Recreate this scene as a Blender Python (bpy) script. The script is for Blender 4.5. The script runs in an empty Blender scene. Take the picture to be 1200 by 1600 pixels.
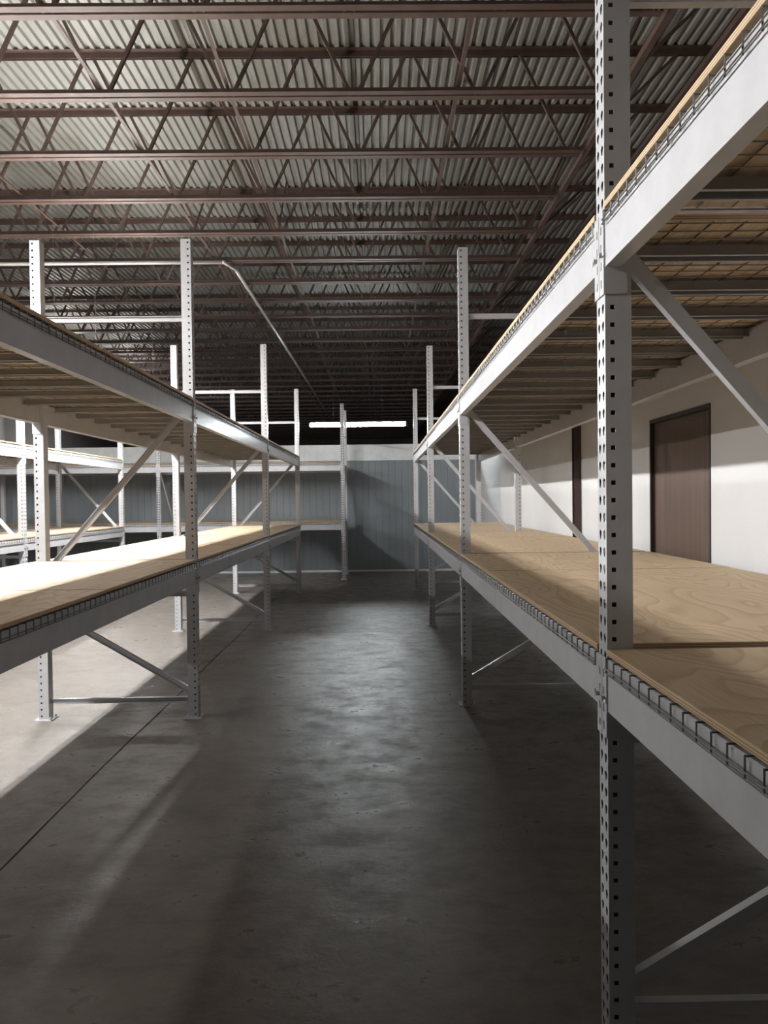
import bpy, bmesh, math, random
from mathutils import Vector, Matrix
random.seed(7)
sc = bpy.context.scene
COL = sc.collection
PI = math.pi

# ---------------------------------------------------------------- camera
F = 1110.0                                    # focal length in px for a 1200x1600 frame
cam_d = bpy.data.cameras.new('camera'); cam = bpy.data.objects.new('camera', cam_d); COL.objects.link(cam)
cam_d.sensor_fit = 'VERTICAL'; cam_d.sensor_height = 36.0; cam_d.lens = 36.0 * F / 1600.0
cam_d.clip_start = 0.05; cam_d.clip_end = 200
fwd = Vector((-10, 20, -F)).normalized()      # world +Y as seen in camera space
roll = math.radians(0.7)
up = Vector((-math.sin(roll), math.cos(roll), 0)); up = (up - fwd * up.dot(fwd)).normalized()
rt = fwd.cross(up)
Rm = Matrix((rt, fwd, up))                    # rows: world axes in camera space = camera-to-world rotation
cam.matrix_world = Matrix.Translation((0, 0, 1.67)) @ Rm.to_4x4()
sc.camera = cam

# ---------------------------------------------------------------- world, exposure, lamp levels
w = bpy.data.worlds.new('world'); sc.world = w; w.use_nodes = True
w.node_tree.nodes['Background'].inputs[0].default_value = (0.6, 0.7, 0.8, 1)
w.node_tree.nodes['Background'].inputs[1].default_value = 0.02
sc.view_settings.view_transform = 'Standard'; sc.view_settings.look = 'None'
sc.view_settings.exposure = -0.08; sc.view_settings.gamma = 1.0
sc.view_settings.use_curve_mapping = False
TUBE_POWER = 330.0                             # side aisle tubes
TUBE_FAR = 190.0                               # tube beyond the partition
sc.cycles.max_bounces = 6; sc.cycles.diffuse_bounces = 4; sc.cycles.glossy_bounces = 3
sc.cycles.sample_clamp_indirect = 4.0
sc.cycles.use_denoising = True

# ---------------------------------------------------------------- key dimensions
XR, XL, XM, YT = 0.665, -1.40, -4.69, 14.80   # aisle faces of the rack rows
PITCH, DEPTH, UW = 3.67, 1.22, 0.076
PR = 3.62
PT = 3.83                                     # bay pitch of the rack at the far end
WALL_X, WALL_Y = 2.25, 16.40
LOW_TOP = 1.195; HIGH_R = 2.487; HIGH_L = 2.43; BH = 0.154
CB, CT = 5.62, 6.80                           # joist bottom / roof deck level

# ---------------------------------------------------------------- materials
def mat(name):
    m = bpy.data.materials.new(name); m.use_nodes = True
    nt = m.node_tree; b = nt.nodes['Principled BSDF']
    return m, nt, b
def N(nt, t, **k):
    n = nt.nodes.new(t)
    for a, v in k.items(): setattr(n, a, v)
    return n
def noise(nt, scale, detail=4, rough=0.6, coord='Object', sc3=(1, 1, 1), dist=0.0):
    tc = N(nt, 'ShaderNodeTexCoord'); mp = N(nt, 'ShaderNodeMapping'); no = N(nt, 'ShaderNodeTexNoise')
    mp.inputs['Scale'].default_value = sc3
    no.inputs['Scale'].default_value = scale; no.inputs['Detail'].default_value = detail
    no.inputs['Roughness'].default_value = rough; no.inputs['Distortion'].default_value = dist
    nt.links.new(tc.outputs[coord], mp.inputs[0]); nt.links.new(mp.outputs[0], no.inputs['Vector'])
    return no
def ramp(nt, src, stops):
    r = N(nt, 'ShaderNodeValToRGB'); e = r.color_ramp.elements
    while len(e) < len(stops): e.new(0.5)
    for i, (p, c) in enumerate(stops):
        e[i].position = p; e[i].color = (*c, 1) if len(c) == 3 else c
    nt.links.new(src, r.inputs[0]); return r
def bump(nt, b, src, strength, dist=0.01):
    n = N(nt, 'ShaderNodeBump'); n.inputs['Strength'].default_value = strength; n.inputs['Distance'].default_value = dist
    nt.links.new(src, n.inputs['Height']); nt.links.new(n.outputs[0], b.inputs['Normal'])
def simple(name, col, rough=0.5, metal=0.0, var=0.08, scale=6.0, coord='Object'):
    m, nt, b = mat(name)
    no = noise(nt, scale, 3, 0.6, coord)
    lo = tuple(c * (1 - var) for c in col); hi = tuple(min(1, c * (1 + var)) for c in col)
    r = ramp(nt, no.outputs[0], [(0.3, lo), (0.7, hi)])
    nt.links.new(r.outputs[0], b.inputs['Base Color'])
    b.inputs['Roughness'].default_value = rough; b.inputs['Metallic'].default_value = metal
    return m
M = {}
M['rack'] = simple('rack_paint', (0.53, 0.538, 0.56), 0.27, 0, 0.05, 9)
M['hole_shade'] = simple('upright_inner_shade', (0.05, 0.048, 0.046), 0.7)  # near-black colour standing in for shade inside the uprights, darkens their holes
M['rack_steel'] = simple('rack_hardware', (0.35, 0.34, 0.33), 0.35, 0.8)
M['wire'] = simple('galvanised_wire', (0.16, 0.155, 0.15), 0.42, 0.6)
M['channel'] = simple('galvanised_channel', (0.30, 0.29, 0.28), 0.45, 0.5)
M['joist'] = simple('red_oxide_primer', (0.058, 0.036, 0.029), 0.5, 0, 0.22, 5)
M['pipe'] = simple('grey_conduit', (0.40, 0.385, 0.37), 0.4, 0.4)
M['white_wall'] = simple('white_wall_paint', (0.575, 0.58, 0.585), 0.6, 0, 0.03, 1.5)
M['dark_wall'] = simple('dark_far_masonry', (0.10, 0.075, 0.065), 0.9, 0, 0.2, 1.2)
M['unseen_wall'] = simple('grey_block_wall', (0.16, 0.155, 0.15), 0.8)
M['column'] = simple('dark_brown_steel', (0.045, 0.026, 0.021), 0.5, 0, 0.15)
M['trim'] = simple('white_trim', (0.78, 0.82, 0.84), 0.5)
M['black'] = simple('black_frame', (0.03, 0.025, 0.023), 0.5)
M['housing'] = simple('white_lamp_housing', (0.75, 0.75, 0.75), 0.4)

def deck_mat():
    m, nt, b = mat('galvanised_roof_deck')
    no = noise(nt, 1.1, 5, 0.7, 'Object', (1, 0.35, 1))
    r = ramp(nt, no.outputs[0], [(0.3, (0.15, 0.138, 0.115)), (0.5, (0.21, 0.206, 0.19)), (0.75, (0.25, 0.25, 0.235))])
    nt.links.new(r.outputs[0], b.inputs['Base Color']); b.inputs['Roughness'].default_value = 0.5
    b.inputs['Metallic'].default_value = 0.25
    return m
M['deck'] = deck_mat()

def blue_mat():
    m, nt, b = mat('blue_grey_panel_paint')
    no = noise(nt, 2.0, 4, 0.6, 'Object', (1, 1, 0.3))
    r = ramp(nt, no.outputs[0], [(0.3, (0.228, 0.256, 0.278)), (0.7, (0.255, 0.285, 0.308))])
    nt.links.new(r.outputs[0], b.inputs['Base Color']); b.inputs['Roughness'].default_value = 0.45
    return m
M['blue'] = blue_mat()

def floor_mat():
    m, nt, b = mat('polished_concrete')
    n1 = noise(nt, 0.55, 6, 0.62); n2 = noise(nt, 4.5, 9, 0.76, sc3=(0.8, 1.25, 1), dist=0.15); n3 = noise(nt, 38, 3, 0.7)
    r1 = ramp(nt, n1.outputs[0], [(0.3, (0.120, 0.105, 0.092)), (0.55, (0.165, 0.149, 0.135)), (0.75, (0.20, 0.184, 0.17))])
    r2 = ramp(nt, n2.outputs[0], [(0.32, (0.70, 0.68, 0.66)), (0.5, (0.98, 0.98, 0.98)), (0.72, (1.22, 1.22, 1.2))])
    mx = N(nt, 'ShaderNodeMix', data_type='RGBA', blend_type='MULTIPLY'); mx.inputs[0].default_value = 0.85
    nt.links.new(r1.outputs[0], mx.inputs[6]); nt.links.new(r2.outputs[0], mx.inputs[7])
    # small dark flecks and a few pale scuffs
    n4 = noise(nt, 7.5, 2, 0.5)
    r4 = ramp(nt, n4.outputs[0], [(0.22, (0.45, 0.42, 0.4)), (0.27, (1, 1, 1)), (0.76, (1, 1, 1)), (0.80, (1.35, 1.3, 1.22))])
    mx2 = N(nt, 'ShaderNodeMix', data_type='RGBA', blend_type='MULTIPLY'); mx2.inputs[0].default_value = 0.8
    nt.links.new(mx.outputs[2], mx2.inputs[6]); nt.links.new(r4.outputs[0], mx2.inputs[7])
    nt.links.new(mx2.outputs[2], b.inputs['Base Color'])
    rr = ramp(nt, n2.outputs[0], [(0.38, (0.50,) * 3), (0.62, (0.27,) * 3)])
    nt.links.new(rr.outputs[0], b.inputs['Roughness'])
    ad = N(nt, 'ShaderNodeMath', operation='MULTIPLY_ADD'); ad.inputs[1].default_value = 0.25
    nt.links.new(n3.outputs[0], ad.inputs[0]); nt.links.new(n2.outputs[0], ad.inputs[2])
    bump(nt, b, ad.outputs[0], 0.35, 0.012)
    return m
M['floor'] = floor_mat()

def ply_mat():
    m, nt, b = mat('plywood')
    tc = N(nt, 'ShaderNodeTexCoord'); oi = N(nt, 'ShaderNodeObjectInfo')
    off = N(nt, 'ShaderNodeVectorMath', operation='MULTIPLY_ADD')
    cb = N(nt, 'ShaderNodeCombineXYZ')
    nt.links.new(oi.outputs['Random'], cb.inputs[0]); nt.links.new(oi.outputs['Random'], cb.inputs[1])
    off.inputs[1].default_value = (17, 31, 0)
    nt.links.new(cb.outputs[0], off.inputs[0]); nt.links.new(tc.outputs['Object'], off.inputs[2])
    mp = N(nt, 'ShaderNodeMapping'); mp.inputs['Scale'].default_value = (1.9, 0.55, 0.001)
    nt.links.new(off.outputs[0], mp.inputs[0])
    big = N(nt, 'ShaderNodeTexNoise'); big.inputs['Scale'].default_value = 1.25; big.inputs['Detail'].default_value = 2
    big.inputs['Distortion'].default_value = 0.5; big.inputs['Roughness'].default_value = 0.35
    nt.links.new(mp.outputs[0], big.inputs['Vector'])
    mul = N(nt, 'ShaderNodeMath', operation='MULTIPLY'); mul.inputs[1].default_value = 19
    fr = N(nt, 'ShaderNodeMath', operation='FRACT')
    nt.links.new(big.outputs[0], mul.inputs[0]); nt.links.new(mul.outputs[0], fr.inputs[0])
    rg = ramp(nt, fr.outputs[0], [(0.0, (0.60, 0.475, 0.33)), (0.62, (0.56, 0.43, 0.285)), (0.9, (0.47, 0.34, 0.205)), (1.0, (0.585, 0.46, 0.315))])
    mp2 = N(nt, 'ShaderNodeMapping'); mp2.inputs['Scale'].default_value = (70, 2.5, 0.01)
    nt.links.new(off.outputs[0], mp2.inputs[0])
    fine = N(nt, 'ShaderNodeTexNoise'); fine.inputs['Scale'].default_value = 2.0; fine.inputs['Detail'].default_value = 3
    nt.links.new(mp2.outputs[0], fine.inputs['Vector'])
    rf = ramp(nt, fine.outputs[0], [(0.3, (0.86, 0.84, 0.8)), (0.7, (1.05, 1.05, 1.05))])
    mx = N(nt, 'ShaderNodeMix', data_type='RGBA', blend_type='MULTIPLY'); mx.inputs[0].default_value = 0.8
    nt.links.new(rg.outputs[0], mx.inputs[6]); nt.links.new(rf.outputs[0], mx.inputs[7])
    # plies on the edges: bands through the thickness
    sp = N(nt, 'ShaderNodeSeparateXYZ'); nt.links.new(tc.outputs['Object'], sp.inputs[0])
    pm = N(nt, 'ShaderNodeMath', operation='MULTIPLY'); pm.inputs[1].default_value = 150
    pf = N(nt, 'ShaderNodeMath', operation='FRACT')
    nt.links.new(sp.outputs[2], pm.inputs[0]); nt.links.new(pm.outputs[0], pf.inputs[0])
    re = ramp(nt, pf.outputs[0], [(0.0, (0.62, 0.47, 0.30)), (0.48, (0.56, 0.41, 0.25)), (0.55, (0.30, 0.19, 0.10)), (1.0, (0.36, 0.24, 0.13))])
    g = N(nt, 'ShaderNodeNewGeometry'); s2 = N(nt, 'ShaderNodeSeparateXYZ'); nt.links.new(g.outputs['Normal'], s2.inputs[0])
    ab = N(nt, 'ShaderNodeMath', operation='ABSOLUTE'); nt.links.new(s2.outputs[2], ab.inputs[0])
    gt = N(nt, 'ShaderNodeMath', operation='GREATER_THAN'); gt.inputs[1].default_value = 0.6; nt.links.new(ab.outputs[0], gt.inputs[0])
    m3 = N(nt, 'ShaderNodeMix', data_type='RGBA')
    nt.links.new(gt.outputs[0], m3.inputs[0]); nt.links.new(re.outputs[0], m3.inputs[6]); nt.links.new(mx.outputs[2], m3.inputs[7])
    nt.links.new(m3.outputs[2], b.inputs['Base Color']); b.inputs['Roughness'].default_value = 0.6
    bump(nt, b, fine.outputs[0], 0.15, 0.002)
    return m
M['ply'] = ply_mat()

def door_mat():
    m, nt, b = mat('brown_door_wood')
    no = noise(nt, 3.0, 6, 0.65, 'Object', (9, 9, 0.35))
    r = ramp(nt, no.outputs[0], [(0.3, (0.070, 0.043, 0.032)), (0.7, (0.105, 0.068, 0.050))])
    nt.links.new(r.outputs[0], b.inputs['Base Color']); b.inputs['Roughness'].default_value = 0.45
    return m
M['door'] = door_mat()
def emit(name, col, s):
    m, nt, b = mat(name)
    b.inputs['Base Color'].default_value = (0.9, 0.9, 0.9, 1)
    b.inputs['Emission Color'].default_value = (*col, 1); b.inputs['Emission Strength'].default_value = s
    return m
M['tube'] = emit('lit_fluorescent_tube', (1.0, 0.985, 0.965), TUBE_POWER)
M['tube_far'] = emit('lit_fluorescent_tube_cool', (0.90, 0.97, 1.0), TUBE_FAR)

# ---------------------------------------------------------------- mesh helpers
def box(bm, x0, x1, y0, y1, z0, z1):
    v = [bm.verts.new(p) for p in ((x0, y0, z0), (x1, y0, z0), (x1, y1, z0), (x0, y1, z0), (x0, y0, z1), (x1, y0, z1), (x1, y1, z1), (x0, y1, z1))]
    for f in ((3, 2, 1, 0), (4, 5, 6, 7), (0, 1, 5, 4), (1, 2, 6, 5), (2, 3, 7, 6), (3, 0, 4, 7)):
        bm.faces.new([v[i] for i in f])
def prism(bm, p, q, prof, ref=Vector((0, 0, 1))):
    """closed outline prof [(a, b)] swept from p to q; a along the side, b along the up of the bar"""
    p = Vector(p); q = Vector(q); d = (q - p).normalized()
    side = d.cross(ref)
    side = Vector((1, 0, 0)) if side.length < 1e-4 else side.normalized()
    u = side.cross(d)
    A = [bm.verts.new(p + side * a + u * b) for a, b in prof]
    B = [bm.verts.new(q + side * a + u * b) for a, b in prof]
    n = len(prof)
    for i in range(n):
        bm.faces.new((A[i], A[(i + 1) % n], B[(i + 1) % n], B[i]))
    bm.faces.new(A[::-1]); bm.faces.new(B)
def bar(bm, p, q, a, b, ref=Vector((0, 0, 1))):
    prism(bm, p, q, [(-a / 2, -b / 2), (a / 2, -b / 2), (a / 2, b / 2), (-a / 2, b / 2)], ref)
def tube(bm, p, q, r, n=6):
    prism(bm, p, q, [(r * math.cos(2 * PI * i / n), r * math.sin(2 * PI * i / n)) for i in range(n)])
def channel(bm, p, q, wd, h, t=0.003, ref=Vector((0, 1, 0))):
    """C section, web of width wd, flanges of height h"""
    prism(bm, p, q, [(-wd / 2, 0), (wd / 2, 0), (wd / 2, h), (wd / 2 - t, h), (wd / 2 - t, t), (-wd / 2 + t, t), (-wd / 2 + t, h), (-wd / 2, h)], ref)
def link(name, bm, m, parent=None, smooth=False):
    bmesh.ops.recalc_face_normals(bm, faces=bm.faces)
    me = bpy.data.meshes.new(name); bm.to_mesh(me); bm.free(); me.materials.append(m)
    if smooth:
        for p in me.polygons: p.use_smooth = True
    o = bpy.data.objects.new(name, me); COL.objects.link(o)
    if parent is not None: o.parent = parent
    return o
def NB(): return bmesh.new()
def tag(o, label, cat, group=None, kind=None):
    o['label'] = label; o['category'] = cat
    if group: o['group'] = group
    if kind: o['kind'] = kind
    return o
def thing(name, loc=(0, 0, 0), rz=0.0):
    o = bpy.data.objects.new(name, None); COL.objects.link(o)
    o.empty_display_size = 0.1
    o.location = loc; o.rotation_euler = (0, 0, rz); return o
def struct(name, bm, m, parent=None):
    o = link(name, bm, m, parent)
    if parent is None: o['kind'] = 'structure'
    return o
def copy_tree(o, parent=None):
    c = o.copy(); COL.objects.link(c); c.parent = parent
    for ch in list(o.children): copy_tree(ch, c)
    return c
class Proto:
    """first call hands out the original, later calls hand out copies"""
    def __init__(s, root): s.root = root; s.used = False
    def put(s, loc, rz, label, cat, group):
        o = copy_tree(s.root) if s.used else s.root
        s.used = True
        o.location = loc; o.rotation_euler = (0, 0, rz)
        tag(o, label, cat, group); return o

# ---------------------------------------------------------------- structure
X0, X1, Y0, Y1 = -16.0, 3.9, -6.0, 47.0
# floor: two slabs meeting in a wandering saw-cut joint, one object
bm = NB()
ys = [Y0 + i * 0.25 for i in range(int((Y1 - Y0) / 0.25) + 1)]
JX = -1.75
prev = None
for y in ys:
    jx = JX + 0.006 * math.sin(y * 2.3) + random.uniform(-.004, .004)
    hw = 0.0045 + random.uniform(0, .002)
    cur = [bm.verts.new(p) for p in ((X0, y, 0), (jx - hw, y, 0), (jx - hw * .5, y, -0.014), (jx + hw * .5, y, -0.014), (jx + hw, y, 0), (X1, y, 0))]
    if prev:
        for i in range(5): bm.faces.new((prev[i], prev[i + 1], cur[i + 1], cur[i]))
    prev = cur
fl = struct('floor', bm, M['floor'])

# ceiling: corrugated steel roof deck, ribs run with the aisles
bm = NB()
pit = 0.115; prof = []
x = X0
while x < X1:
    prof += [(x, 0.032), (x + pit * .36, 0.032), (x + pit * .50, 0.0), (x + pit * .86, 0.0)]
    x += pit
A = [bm.verts.new((px, Y0, CT + pz)) for px, pz in prof]; B = [bm.verts.new((px, Y1, CT + pz)) for px, pz in prof]
for i in range(len(prof) - 1): bm.faces.new((A[i], B[i], B[i + 1], A[i + 1]))
ce = struct('ceiling', bm, M['deck'])
sol = ce.modifiers.new('gauge', 'SOLIDIFY'); sol.thickness = 0.004

bm = NB(); box(bm, X0 - .2, X0, Y0, Y1, 0, CT); struct('wall_left', bm, M['unseen_wall'])
bm = NB(); box(bm, X0 - .2, X1 + .2, Y1, Y1 + .2, 0, CT); struct('wall_back', bm, M['dark_wall'])
bm = NB(); box(bm, X0 - .2, X1 + .2, Y0 - .2, Y0, 0, CT); struct('wall_front', bm, M['unseen_wall'])
bm = NB(); box(bm, X1, X1 + .2, Y0, Y1, 0, CT); struct('wall_right_outer', bm, M['dark_wall'])
# white partition on the right with a door opening
DY0, DY1, DH = 4.775, 5.835, 2.29
PH = 2.93
bm = NB()
box(bm, WALL_X, WALL_X + .14, Y0, DY0, 0, PH); box(bm, WALL_X, WALL_X + .14, DY1, WALL_Y, 0, PH)
box(bm, WALL_X, WALL_X + .14, DY0, DY1, DH, PH)
struct('wall_right', bm, M['white_wall'])
d = bpy.data.objects.new('door_1', None); COL.objects.link(d); d.location = (WALL_X, (DY0 + DY1) / 2, 0); d['kind'] = 'structure'
hw = (DY1 - DY0) / 2
bm = NB(); box(bm, .025, .07, -hw + .024, hw - .024, 0.01, DH - .033); link('door_panel', bm, M['door'], d)
bm = NB(); box(bm, -.008, .13, -hw, -hw + .022, 0, DH); box(bm, -.008, .13, hw - .022, hw, 0, DH); box(bm, -.008, .13, -hw + .022, hw - .022, DH - .03, DH)
link('door_frame', bm, M['black'], d)
bm = NB(); tube(bm, (.026, hw - .10, 1.0), (-.03, hw - .10, 1.0), .011, 10); tube(bm, (-.025, hw - .095, 1.0), (-.025, hw - .22, 1.0), .009, 10)
link('door_handle', bm, M['rack_steel'], d)

# blue-grey grooved partition with a white header across the far end
bm = NB()
HB = 2.56; SEAM = 1.27
pr = [(-16.0, 0)]
x = -16.0
while x < WALL_X - .31:
    x += 0.152
    pr += [(x - .008, 0), (x - .004, .005), (x + .004, .005), (x + .008, 0)]
pr.append((WALL_X, 0))
for z0, z1 in ((0, SEAM - .008), (SEAM + .008, HB)):
    A = [bm.verts.new((px, WALL_Y + pd, z0)) for px, pd in pr]; B = [bm.verts.new((px, WALL_Y + pd, z1)) for px, pd in pr]
    for i in range(len(pr) - 1): bm.faces.new((A[i], A[i + 1], B[i + 1], B[i]))
box(bm, -16, WALL_X, WALL_Y + .012, WALL_Y + .12, 0, HB)
struct('wall_far', bm, M['blue'])
bm = NB(); box(bm, -16, WALL_X + .14, WALL_Y - .03, WALL_Y + .02, HB, PH); box(bm, -16, WALL_X, WALL_Y - .045, WALL_Y - .03, HB, HB + .025)
struct('trim_1', bm, M['trim'])
bm = NB(); box(bm, -16, WALL_X, WALL_Y - .02, WALL_Y, 0.0, 0.045); struct('baseboard_far', bm, M['trim'])

# brown steel post against the right wall
col = thing('steel_post', (2.211, 7.87, 0))
bm = NB(); box(bm, -.036, .036, -.05, -.043, .012, PH); box(bm, -.036, .036, .043, .05, .012, PH); box(bm, -.004, .004, -.043, .043, .012, PH); link('post_shaft', bm, M['column'], col)
bm = NB(); box(bm, -.038, .038, -.09, .09, 0, .012); link('base_plate', bm, M['column'], col)
tag(col, 'dark brown steel post against the white wall, beyond the brown door', 'post')

# ---------------------------------------------------------------- rack parts
CELL = 0.0508; UH = 3.66; NC = int(UH / CELL)
def punched(bm, o, u, width, cols, shape, rows=NC):
    """sheet strip from o along u (width) and +z with one hole per column and cell"""
    o = Vector(o); u = Vector(u).normalized(); zv = Vector((0, 0, 1))
    edges = [0.0]
    for i in range(len(cols) - 1): edges.append((cols[i] + cols[i + 1]) / 2)
    edges.append(width)
    for r in range(rows):
        z0 = r * CELL; z1 = z0 + CELL; zc = (z0 + z1) / 2
        for ci, c in enumerate(cols):
            a, b_ = edges[ci], edges[ci + 1]
            rect = [(a, z0), (c, z0), (b_, z0), (b_, zc), (b_, z1), (c, z1), (a, z1), (a, zc)]
            if shape == 'drop':
                hole = [(c - .0035, zc - .013), (c, zc - .015), (c + .0035, zc - .013), (c + .0085, zc), (c + .0095, zc + .008), (c, zc + .015), (c - .0095, zc + .008), (c - .0085, zc)]
            else:
                s = .0066
                hole = [(c - s, zc - s), (c, zc - s), (c + s, zc - s), (c + s, zc), (c + s, zc + s), (c, zc + s), (c - s, zc + s), (c - s, zc)]
            R_ = [bm.verts.new(o + u * p[0] + zv * p[1]) for p in rect]
            H_ = [bm.verts.new(o + u * p[0] + zv * p[1]) for p in hole]
            for i in range(8):
                bm.faces.new((R_[i], R_[(i + 1) % 8], H_[(i + 1) % 8], H_[i]))
def upright_mesh(sgn):
    """C upright; punched face at x=0 looks to -x (sgn=1)"""
    bm = NB(); h = UW / 2
    punched(bm, (0, -h, 0), (0, 1, 0), UW, [.020, UW - .020], 'drop')
    for s in (-1, 1):
        punched(bm, (0, s * h, 0), (1, 0, 0), UW, [.021], 'square')
    for k in range(NC):                        # plain back face, closing the section
        z0, z1 = k * CELL, (k + 1) * CELL; zc = (z0 + z1) / 2
        v = [bm.verts.new(p) for p in ((UW, -h, z0), (UW, h, z0), (UW, h, zc), (UW, h, z1), (UW, -h, z1), (UW, -h, zc))]
        bm.faces.new(v)
    bmesh.ops.remove_doubles(bm, verts=bm.verts, dist=1e-5)
    if sgn < 0:
        for v in bm.verts: v.co.x = -v.co.x
        bmesh.ops.reverse_faces(bm, faces=bm.faces)
    return bm
def make_frame(ztop=3.07):
    root = thing('rack_frame')
    z0 = 0.008
    for sgn, x in ((1, 0.0), (-1, DEPTH)):
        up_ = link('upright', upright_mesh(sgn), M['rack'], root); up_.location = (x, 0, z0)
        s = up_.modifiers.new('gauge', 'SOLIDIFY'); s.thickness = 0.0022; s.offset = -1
        up_.data.materials.append(M['hole_shade']); s.material_offset = 1; s.material_offset_rim = 0
        bm = NB(); box(bm, -.03, .105, -.062, .062, -.008, 0)
        for yy in (-.048, .048):
            tube(bm, (.09, yy, 0), (.09, yy, .018), .008, 8)
        if sgn < 0:
            for v in bm.verts: v.co.x = -v.co.x
        link('base_plate', bm, M['rack'], up_)
    a, b_ = .052, DEPTH - .052
    for z in (.14, .96, ztop):
        bm = NB(); channel(bm, (a, -.014, z), (b_, -.014, z), .040, .028); link('horizontal_brace', bm, M['rack'], root)
    for p, q in (((a, 0, .20), (b_, 0, .86)), ((b_, 0, 1.12), (a, 0, 2.40))):
        bm = NB(); channel(bm, (p[0], -.014, p[2]), (q[0], -.014, q[2]), .044, .028); link('diagonal_brace', bm, M['rack'], root)
    return root
def make_beam(pitch):
    """front at x=0 looking to -x, beam top at z=0, centred in y"""
    root = thing('shelf_beam'); L = pitch - UW; h = L / 2 - .001
    bm = NB()
    # step profile in x,z
    pf = [(0.0, -BH), (0.0, -.004), (.004, 0.0), (.026, 0.0), (.028, -.0015), (.050, -.0015), (.050, -BH + .004), (.046, -BH), (.004, -BH)]
    A = [bm.verts.new((px, -h, pz)) for px, pz in pf]; B = [bm.verts.new((px, h, pz)) for px, pz in pf]
    n = len(pf)
    for i in range(n): bm.faces.new((A[i], A[(i + 1) % n], B[(i + 1) % n], B[i]))
    bm.faces.new(A); bm.faces.new(B[::-1]); link('beam_tube', bm, M['rack'], root)
    for s in (-1, 1):
        bm = NB()
        y0 = s * (L / 2 - .004); y1 = s * (L / 2 + UW / 2 - .002)
        box(bm, -.005, -.0015, min(y0, y1), max(y0, y1), -BH - .078, .004)
        y2 = s * (L / 2 - .0045)
        box(bm, -.0015, .062, min(y2, y2 + s * .003), max(y2, y2 + s * .003), -BH - .078, .004)
        c = link('end_connector', bm, M['rack'], root)
        bm = NB()
        for zz in (-.045, -.096, -.147, -.198):
            yc = s * (L / 2 + .020)
            box(bm, -.0066, -.0048, yc - .004, yc + .004, zz - .011, zz + .011)
        link('connector_stud', bm, M['rack_steel'], c)
        bm = NB(); yc = s * (L / 2 + .012)
        tube(bm, (-.005, yc, -.117), (-.014, yc, -.117), .007, 8)
        tube(bm, (-.009, yc, -.117), (-.009, yc - s * .024, -.125), .0022, 6)
        tube(bm, (-.009, yc - s * .024, -.125), (-.009, yc - s * .026, -.108), .0022, 6)
        link('safety_clip', bm, M['rack_steel'], c)
    return root
def make_deck(wd):
    """wire deck with waterfall lips; z=0 is the beam top, x=0 the aisle face"""
    root = thing('wire_deck'); r = .0023
    bm = NB()
    n = int(round(wd / .0635)); xs0, xs1 = -.008, DEPTH + .008
    for i in range(n + 1):
        y = -wd / 2 + wd * i / n
        tube(bm, (xs0, y, r + .001), (xs1, y, r + .001), r, 4)
        for xx in (xs0, xs1): tube(bm, (xx, y, r * 2 + .001), (xx, y, -.038), r, 4)
    for k in range(12):
        xx = .06 + (DEPTH - .12) * k / 11
        tube(bm, (xx, -wd / 2, 3 * r + .001), (xx, wd / 2, 3 * r + .001), r, 4)
    for xx, s in ((xs0 - 2 * r, 1), (xs1 + 2 * r, 1)):
        for zz in (-.036, -.024): tube(bm, (xx, -wd / 2, zz), (xx, wd / 2, zz), r, 4)
    link('wire_mesh', bm, M['wire'], root)
    for y in (-wd / 3, 0, wd / 3):
        bm = NB(); w2 = .024
        box(bm, .052, DEPTH - .052, y - w2, y + w2, -.0035, -.001)
        for s in (-1, 1):
            ya, yb = y + s * (w2 - .0025), y + s * w2
            box(bm, .052, DEPTH - .052, min(ya, yb), max(ya, yb), -.036, -.0035)
            ya, yb = y + s * w2, y + s * (w2 + .013)
            box(bm, .052, DEPTH - .052, min(ya, yb), max(ya, yb), -.0385, -.036)
        link('support_channel', bm, M['channel'], root)
    return root
def make_sheet(x0, x1, length):
    bm = NB(); box(bm, x0, x1, -length / 2 + .0015, length / 2 - .0015, 0, .018)
    bmesh.ops.bevel(bm, geom=list(bm.edges), offset=.0012, segments=1, affect='EDGES')
    return link('plywood_sheet', bm, M['ply'])

FR = Proto(make_frame()); FRR = Proto(make_frame(3.125))
BM = {p: Proto(make_beam(p)) for p in (PITCH, PR, PT)}
NDK = 3
DK = {p: Proto(make_deck((p - UW - .02) / NDK - .006)) for p in (PITCH, PR, PT)}
SH = {}

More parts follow.
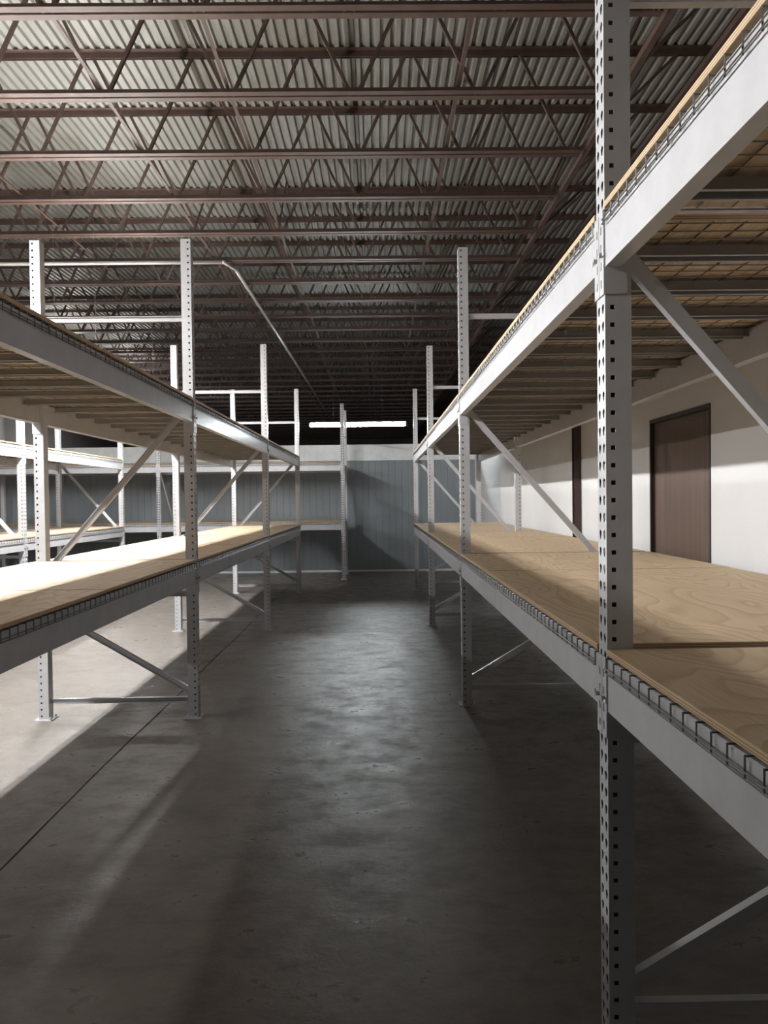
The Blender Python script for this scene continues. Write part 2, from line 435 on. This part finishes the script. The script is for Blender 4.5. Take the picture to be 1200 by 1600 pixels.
def local(face, centre, rz, x, y, z):
    c, s = math.cos(rz), math.sin(rz)
    return Vector((face + x * c - y * s, centre + x * s + y * c, z))
def build_row(key, rowname, ox, oy, rz, frames, bays, tops, pitch, frame_labels, bay_labels, lower_x=(-.004, DEPTH + .004), splits=(.5,), decks=True):
    """ox, oy: world point of local origin (aisle face, frame 0); frames: indices; local y runs so that index k sits at world step"""
    c, s = math.cos(rz), math.sin(rz)
    def P(x, y, z): return (ox + x * c - y * s, oy + x * s + y * c, z)
    sgn = 1 if key in ('R', 'T') else -1          # local +y versus the counting direction
    for k, lab in zip(frames, frame_labels):
        fr = FRR if key == 'R' else FR
        fl_ = key == 'M'                          # this row's frames stand the other way round
        fr.put(P(DEPTH if fl_ else 0, sgn * k * pitch, 0), rz + (PI if fl_ else 0), lab, 'rack frame', 'upright frames of the ' + rowname)
    for bi, (k, bl) in enumerate(zip(bays, bay_labels)):
        yc = sgn * (k + .5) * pitch
        for lv, top in zip(('lower', 'upper'), tops):
            BM[pitch].put(P(0, yc, top), rz, f'white {lv} front beam, {bl} of the {rowname}', 'shelf beam', 'shelf beams of the ' + rowname)
            BM[pitch].put(P(DEPTH, yc, top), rz + PI, f'white {lv} rear beam, {bl} of the {rowname}', 'shelf beam', 'shelf beams of the ' + rowname)
            if decks:
                step = (pitch - UW - .02) / NDK
                for j in range(NDK):
                    w_ = ('nearest', 'middle', 'farthest')[j] if key != 'T' else ('right', 'middle', 'left')[j]
                    DK[pitch].put(P(0, yc + sgn * (j - 1) * step, top), rz, f'{w_} wire deck, {lv} shelf, {bl}, {rowname}', 'wire deck', 'wire decks of the ' + rowname)
            xs = lower_x
            a = -(pitch - UW) / 2 + .006; tot = pitch - UW - .012
            sp = [0.0] + list(splits) + [1.0]
            for j in range(len(sp) - 1):
                ln = round(tot * (sp[j + 1] - sp[j]), 4); kk = (xs, ln)
                if kk not in SH: SH[kk] = Proto(make_sheet(xs[0], xs[1], ln))
                yy = a + tot * (sp[j] + sp[j + 1]) / 2
                w_ = ('near', 'far')[j] if key != 'T' else ('right', 'left')[j]
                SH[kk].put(P(0, yc + sgn * yy, top + .0105 + .002 * j), rz, f'{w_} plywood sheet, {lv} shelf, {bl}, {rowname}', 'plywood sheet', 'plywood sheets of the ' + rowname)

build_row('R', 'right rack row', XR, 2.098, 0, (-1, 0, 1, 2, 3), (-1, 0, 1, 2), (LOW_TOP, HIGH_R), PR,
          ['white rack frame of the right row behind the viewpoint, outside the picture',
           'large white rack frame in the right foreground, rising past the top of the photo',
           'white rack frame of the right row, second from the camera',
           'white rack frame of the right row, third from the camera',
           'white rack frame at the far end of the right row'],
          ['bay at the photo edge', 'bay behind the foreground upright', 'third bay', 'farthest bay'],
          lower_x=(-.004, 1.508), splits=(.62,))
build_row('L', 'left rack row', XL, 5.488, PI, (-2, -1, 0, 1, 2), (-2, -1, 0, 1), (LOW_TOP, HIGH_L), PITCH,
          ['white rack frame of the left row behind the viewpoint, outside the picture',
           'white rack frame of the left row just outside the left photo edge',
           'tall white rack frame of the left row, nearest one in view',
           'white rack frame in the middle of the left row',
           'white rack frame at the far end of the left row'],
          ['bay beside the viewpoint', 'bay at the photo edge', 'middle bay', 'farthest bay'])
build_row('M', 'rack row beyond the lit aisle', XM, 9.488, PI, (-1, 0, 1), (-1, 0), (LOW_TOP, HIGH_L), PITCH,
          ['white rack frame beyond the lit aisle, outside the left photo edge',
           'bright white rack frame beyond the lit aisle, at the left photo edge',
           'white rack frame at the far end of the row beyond the lit aisle'],
          ['near bay', 'far bay'])
build_row('T', 'rack along the blue wall', -0.72, YT, PI / 2, (0, 1, 2, 3), (0, 1, 2), (LOW_TOP, HIGH_L), PT,
          ['white rack frame standing free at the aisle end, before the blue wall',
           'second rack frame from the right along the blue wall',
           'third rack frame from the right along the blue wall',
           'leftmost rack frame along the blue wall, behind the others'],
          ['right bay', 'middle bay', 'left bay'])

# ---------------------------------------------------------------- roof joists
NX0, NSTEP = -0.18, 1.22
def make_joist():
    root = thing('roof_joist')
    xl = -15.9; xe = 2.38; g = .013; leg = .068; t = .006
    def pair(bm, x0, x1, z, up_):
        for s in (-1, 1):
            y0, y1 = sorted((s * g, s * (g + leg)))
            box(bm, x0, x1, y0, y1, z - t / 2, z + t / 2)                      # flat leg
            ya, yb = sorted((s * g, s * (g + t)))
            za, zb = sorted((z + up_ * t / 2, z + up_ * leg))
            box(bm, x0, x1, ya, yb, za, zb)                                    # standing leg
    bm = NB(); pair(bm, xl, xe, 0.003, 1); link('bottom_chord', bm, M['joist'], root)
    zt = CT - CB - .004
    bm = NB(); pair(bm, xl, X1 - .02, zt, -1); link('top_chord', bm, M['joist'], root)
    bm = NB()
    k0 = int(math.floor((xl - NX0) / NSTEP)) + 1
    k = k0
    while NX0 + k * NSTEP < xe:
        xb = NX0 + k * NSTEP
        for s in (-1, 1):
            xt = xb + s * NSTEP / 2
            if xt < xl: continue
            if xt > 3.0: xt = 3.3
            bar(bm, (xb + s * .03, 0, .012), (xt - s * .03, 0, zt - .012), .032, .032, Vector((0, 1, 0)))
        k += 1
    bar(bm, (xe - .05, 0, .012), (3.55, 0, zt - .012), .03, .03, Vector((0, 1, 0)))
    link('web', bm, M['joist'], root)
    return root
JO = Proto(make_joist())
NJ = 34
ordn = ['first', 'second', 'third', 'fourth', 'fifth', 'sixth', 'seventh', 'eighth', 'ninth', 'tenth',
        'eleventh', 'twelfth', 'thirteenth', 'fourteenth', 'fifteenth', 'sixteenth', 'seventeenth', 'eighteenth', 'nineteenth', 'twentieth']
for k in range(-4, NJ):
    if k < 0: lab = f'red-brown roof joist above the camera, outside the photo, {ordn[-1 - k]} before the top edge'
    elif k < 20: lab = f'red-brown steel roof joist, {ordn[k]} counting down from the top of the photo'
    else: lab = 'red-brown steel roof joist, among the crowded ones farther than the twentieth from the top'
    JO.put((0, 5.83 + 1.2 * k, CB), 0, lab, 'roof joist', 'roof joists crossing under the metal deck' if k < 20 else 'far crowded roof joists')
# bridging angles running with the aisles
for x, lab in ((-4.6, 'brown bridging angle at the far left, tying the joists under the roof'),
               (-2.65, 'brown bridging angle tying the joists, left of the grey conduit'),
               (-1.41, 'brown bridging angle tying the joists, above the left side of the aisle'),
               (0.84, 'brown bridging angle tying the joists, above the right side of the aisle')):
    bm = NB(); box(bm, -.018, .018, 0, 40.5, -.005, 0); box(bm, -.018, -.013, 0, 40.5, 0, .035)
    # short diagonal ties up to the top chords
    for k in range(0, 33, 1):
        y = .6 + 1.2 * k - .6
        if k % 11 == 4: bar(bm, (0, y + .10, .01), (0, y + 1.10, CT - CB - .07), .022, .022)
    o = link('bridging_angle', bm, M['joist']); o.location = (x, 5.7, CB + .078)
    tag(o, lab, 'bridging', 'bridging under the roof joists')
for i, (xx, zz) in enumerate(((2.46, CB + .03), (3.50, CB + .55))):
    bm = NB(); box(bm, -.03, .03, 0, 41.0, -.006, 0); box(bm, -.03, -.024, 0, 41.0, 0, .06)
    for k in range(34):
        y = .13 + 1.2 * k
        if i == 0 and k % 4 == 0: bar(bm, (0, y, .02), (.95, y + 1.05, 1.05), .03, .03)
    o = link('bridging_angle', bm, M['joist']); o.location = (xx, 5.7, zz)
    tag(o, ('brown brace rail along the right ends of the joists, with raking ties', 'brown brace rail high above the right ends of the joists')[i], 'bridging', 'bridging under the roof joists')

# conduits
def pipe(name, pts, r, lab, cat='conduit'):
    bm = NB()
    for a, b_ in zip(pts, pts[1:]): tube(bm, a, b_, r, 10)
    for p in pts[1:-1]: bmesh.ops.create_icosphere(bm, subdivisions=2, radius=r * 1.15, matrix=Matrix.Translation(p))
    o = link(name, bm, M['pipe'], None, True); tag(o, lab, cat); return o
pipe('electrical_conduit', [Vector((-15.5, 11.66, CB - .06)), Vector((-2.46, 11.66, CB - .06)), Vector((-2.34, 12.05, CB - .06)), Vector((-2.15, 36.0, CB - .06))], .030,
     'long grey conduit under the joists, turning towards the far lamp')

# ---------------------------------------------------------------- strip lights
def make_strip(m, top, lean=0.0):
    """2.34 m strip lamp along local x with two uncovered tubes, hung on rods; z=0 at tube level"""
    root = thing('strip_light'); h = 1.17
    bm = NB()
    prism(bm, (-h, 0, .035), (h, 0, .035), [(-.045, 0), (.045, 0), (.034, .05), (-.034, .05)]); link('lamp_housing', bm, M['housing'], root)
    for s in (-1, 1):
        bm = NB(); tube(bm, (-h + .03, s * .062, 0), (h - .03, s * .062, 0), .019, 8); link('fluorescent_tube', bm, m, root, True)
        bm = NB(); box(bm, s * h - .012, s * h + .012, -.085, .085, -.022, .06); link('tube_holder', bm, M['housing'], root)
        bm = NB(); tube(bm, (s * .6 + (0 if lean else .04), 0, .08), (s * .6 + (0 if lean else .04), lean, top + .003), .0015, 6); link('hanger_cable', bm, M['wire'], root)
    return root
LZ = 3.65
SL = Proto(make_strip(M['tube'], CB - LZ))
for line, (lx, ys_) in enumerate(((-3.70, [1.63, 4.03, 6.43, 8.83, 11.23]), (-7.5, [4.03, 8.83]))):
    for i, y in enumerate(ys_):
        SL.put((lx, y, LZ), PI / 2, f'{ordn[i]} strip light from the camera above the ' + ('lit aisle left of the left rack row', 'farthest left aisle')[line], 'strip light',
               ('strip lights over the lit aisle', 'strip lights over the far left aisle')[line])
for i, y in enumerate((19.63, 24.43, 32.83)):  # the last one is an added, unseen fill for the dark far ceiling
    hi = make_strip(M['tube'], CB - 5.2) if i == 0 else copy_tree(hi)
    hi.location = (-8.4 if i < 2 else -12.0, y, 5.2); hi.rotation_euler = (0, 0, PI / 2)
    tag(hi, ('high strip light beyond the blue partition on the far left', 'farther high strip light beyond the blue partition on the far left', 'added unseen fill light, farthest of the high strips beyond the blue partition')[i], 'strip light', 'high strip lights beyond the partition')
far = make_strip(M['tube_far'], CB - 3.47, .52); far.location = (-0.46, 17.35, 3.47)
tag(far, 'glowing fluorescent strip light hanging beyond the blue partition', 'strip light')
print('objects', len(bpy.data.objects))
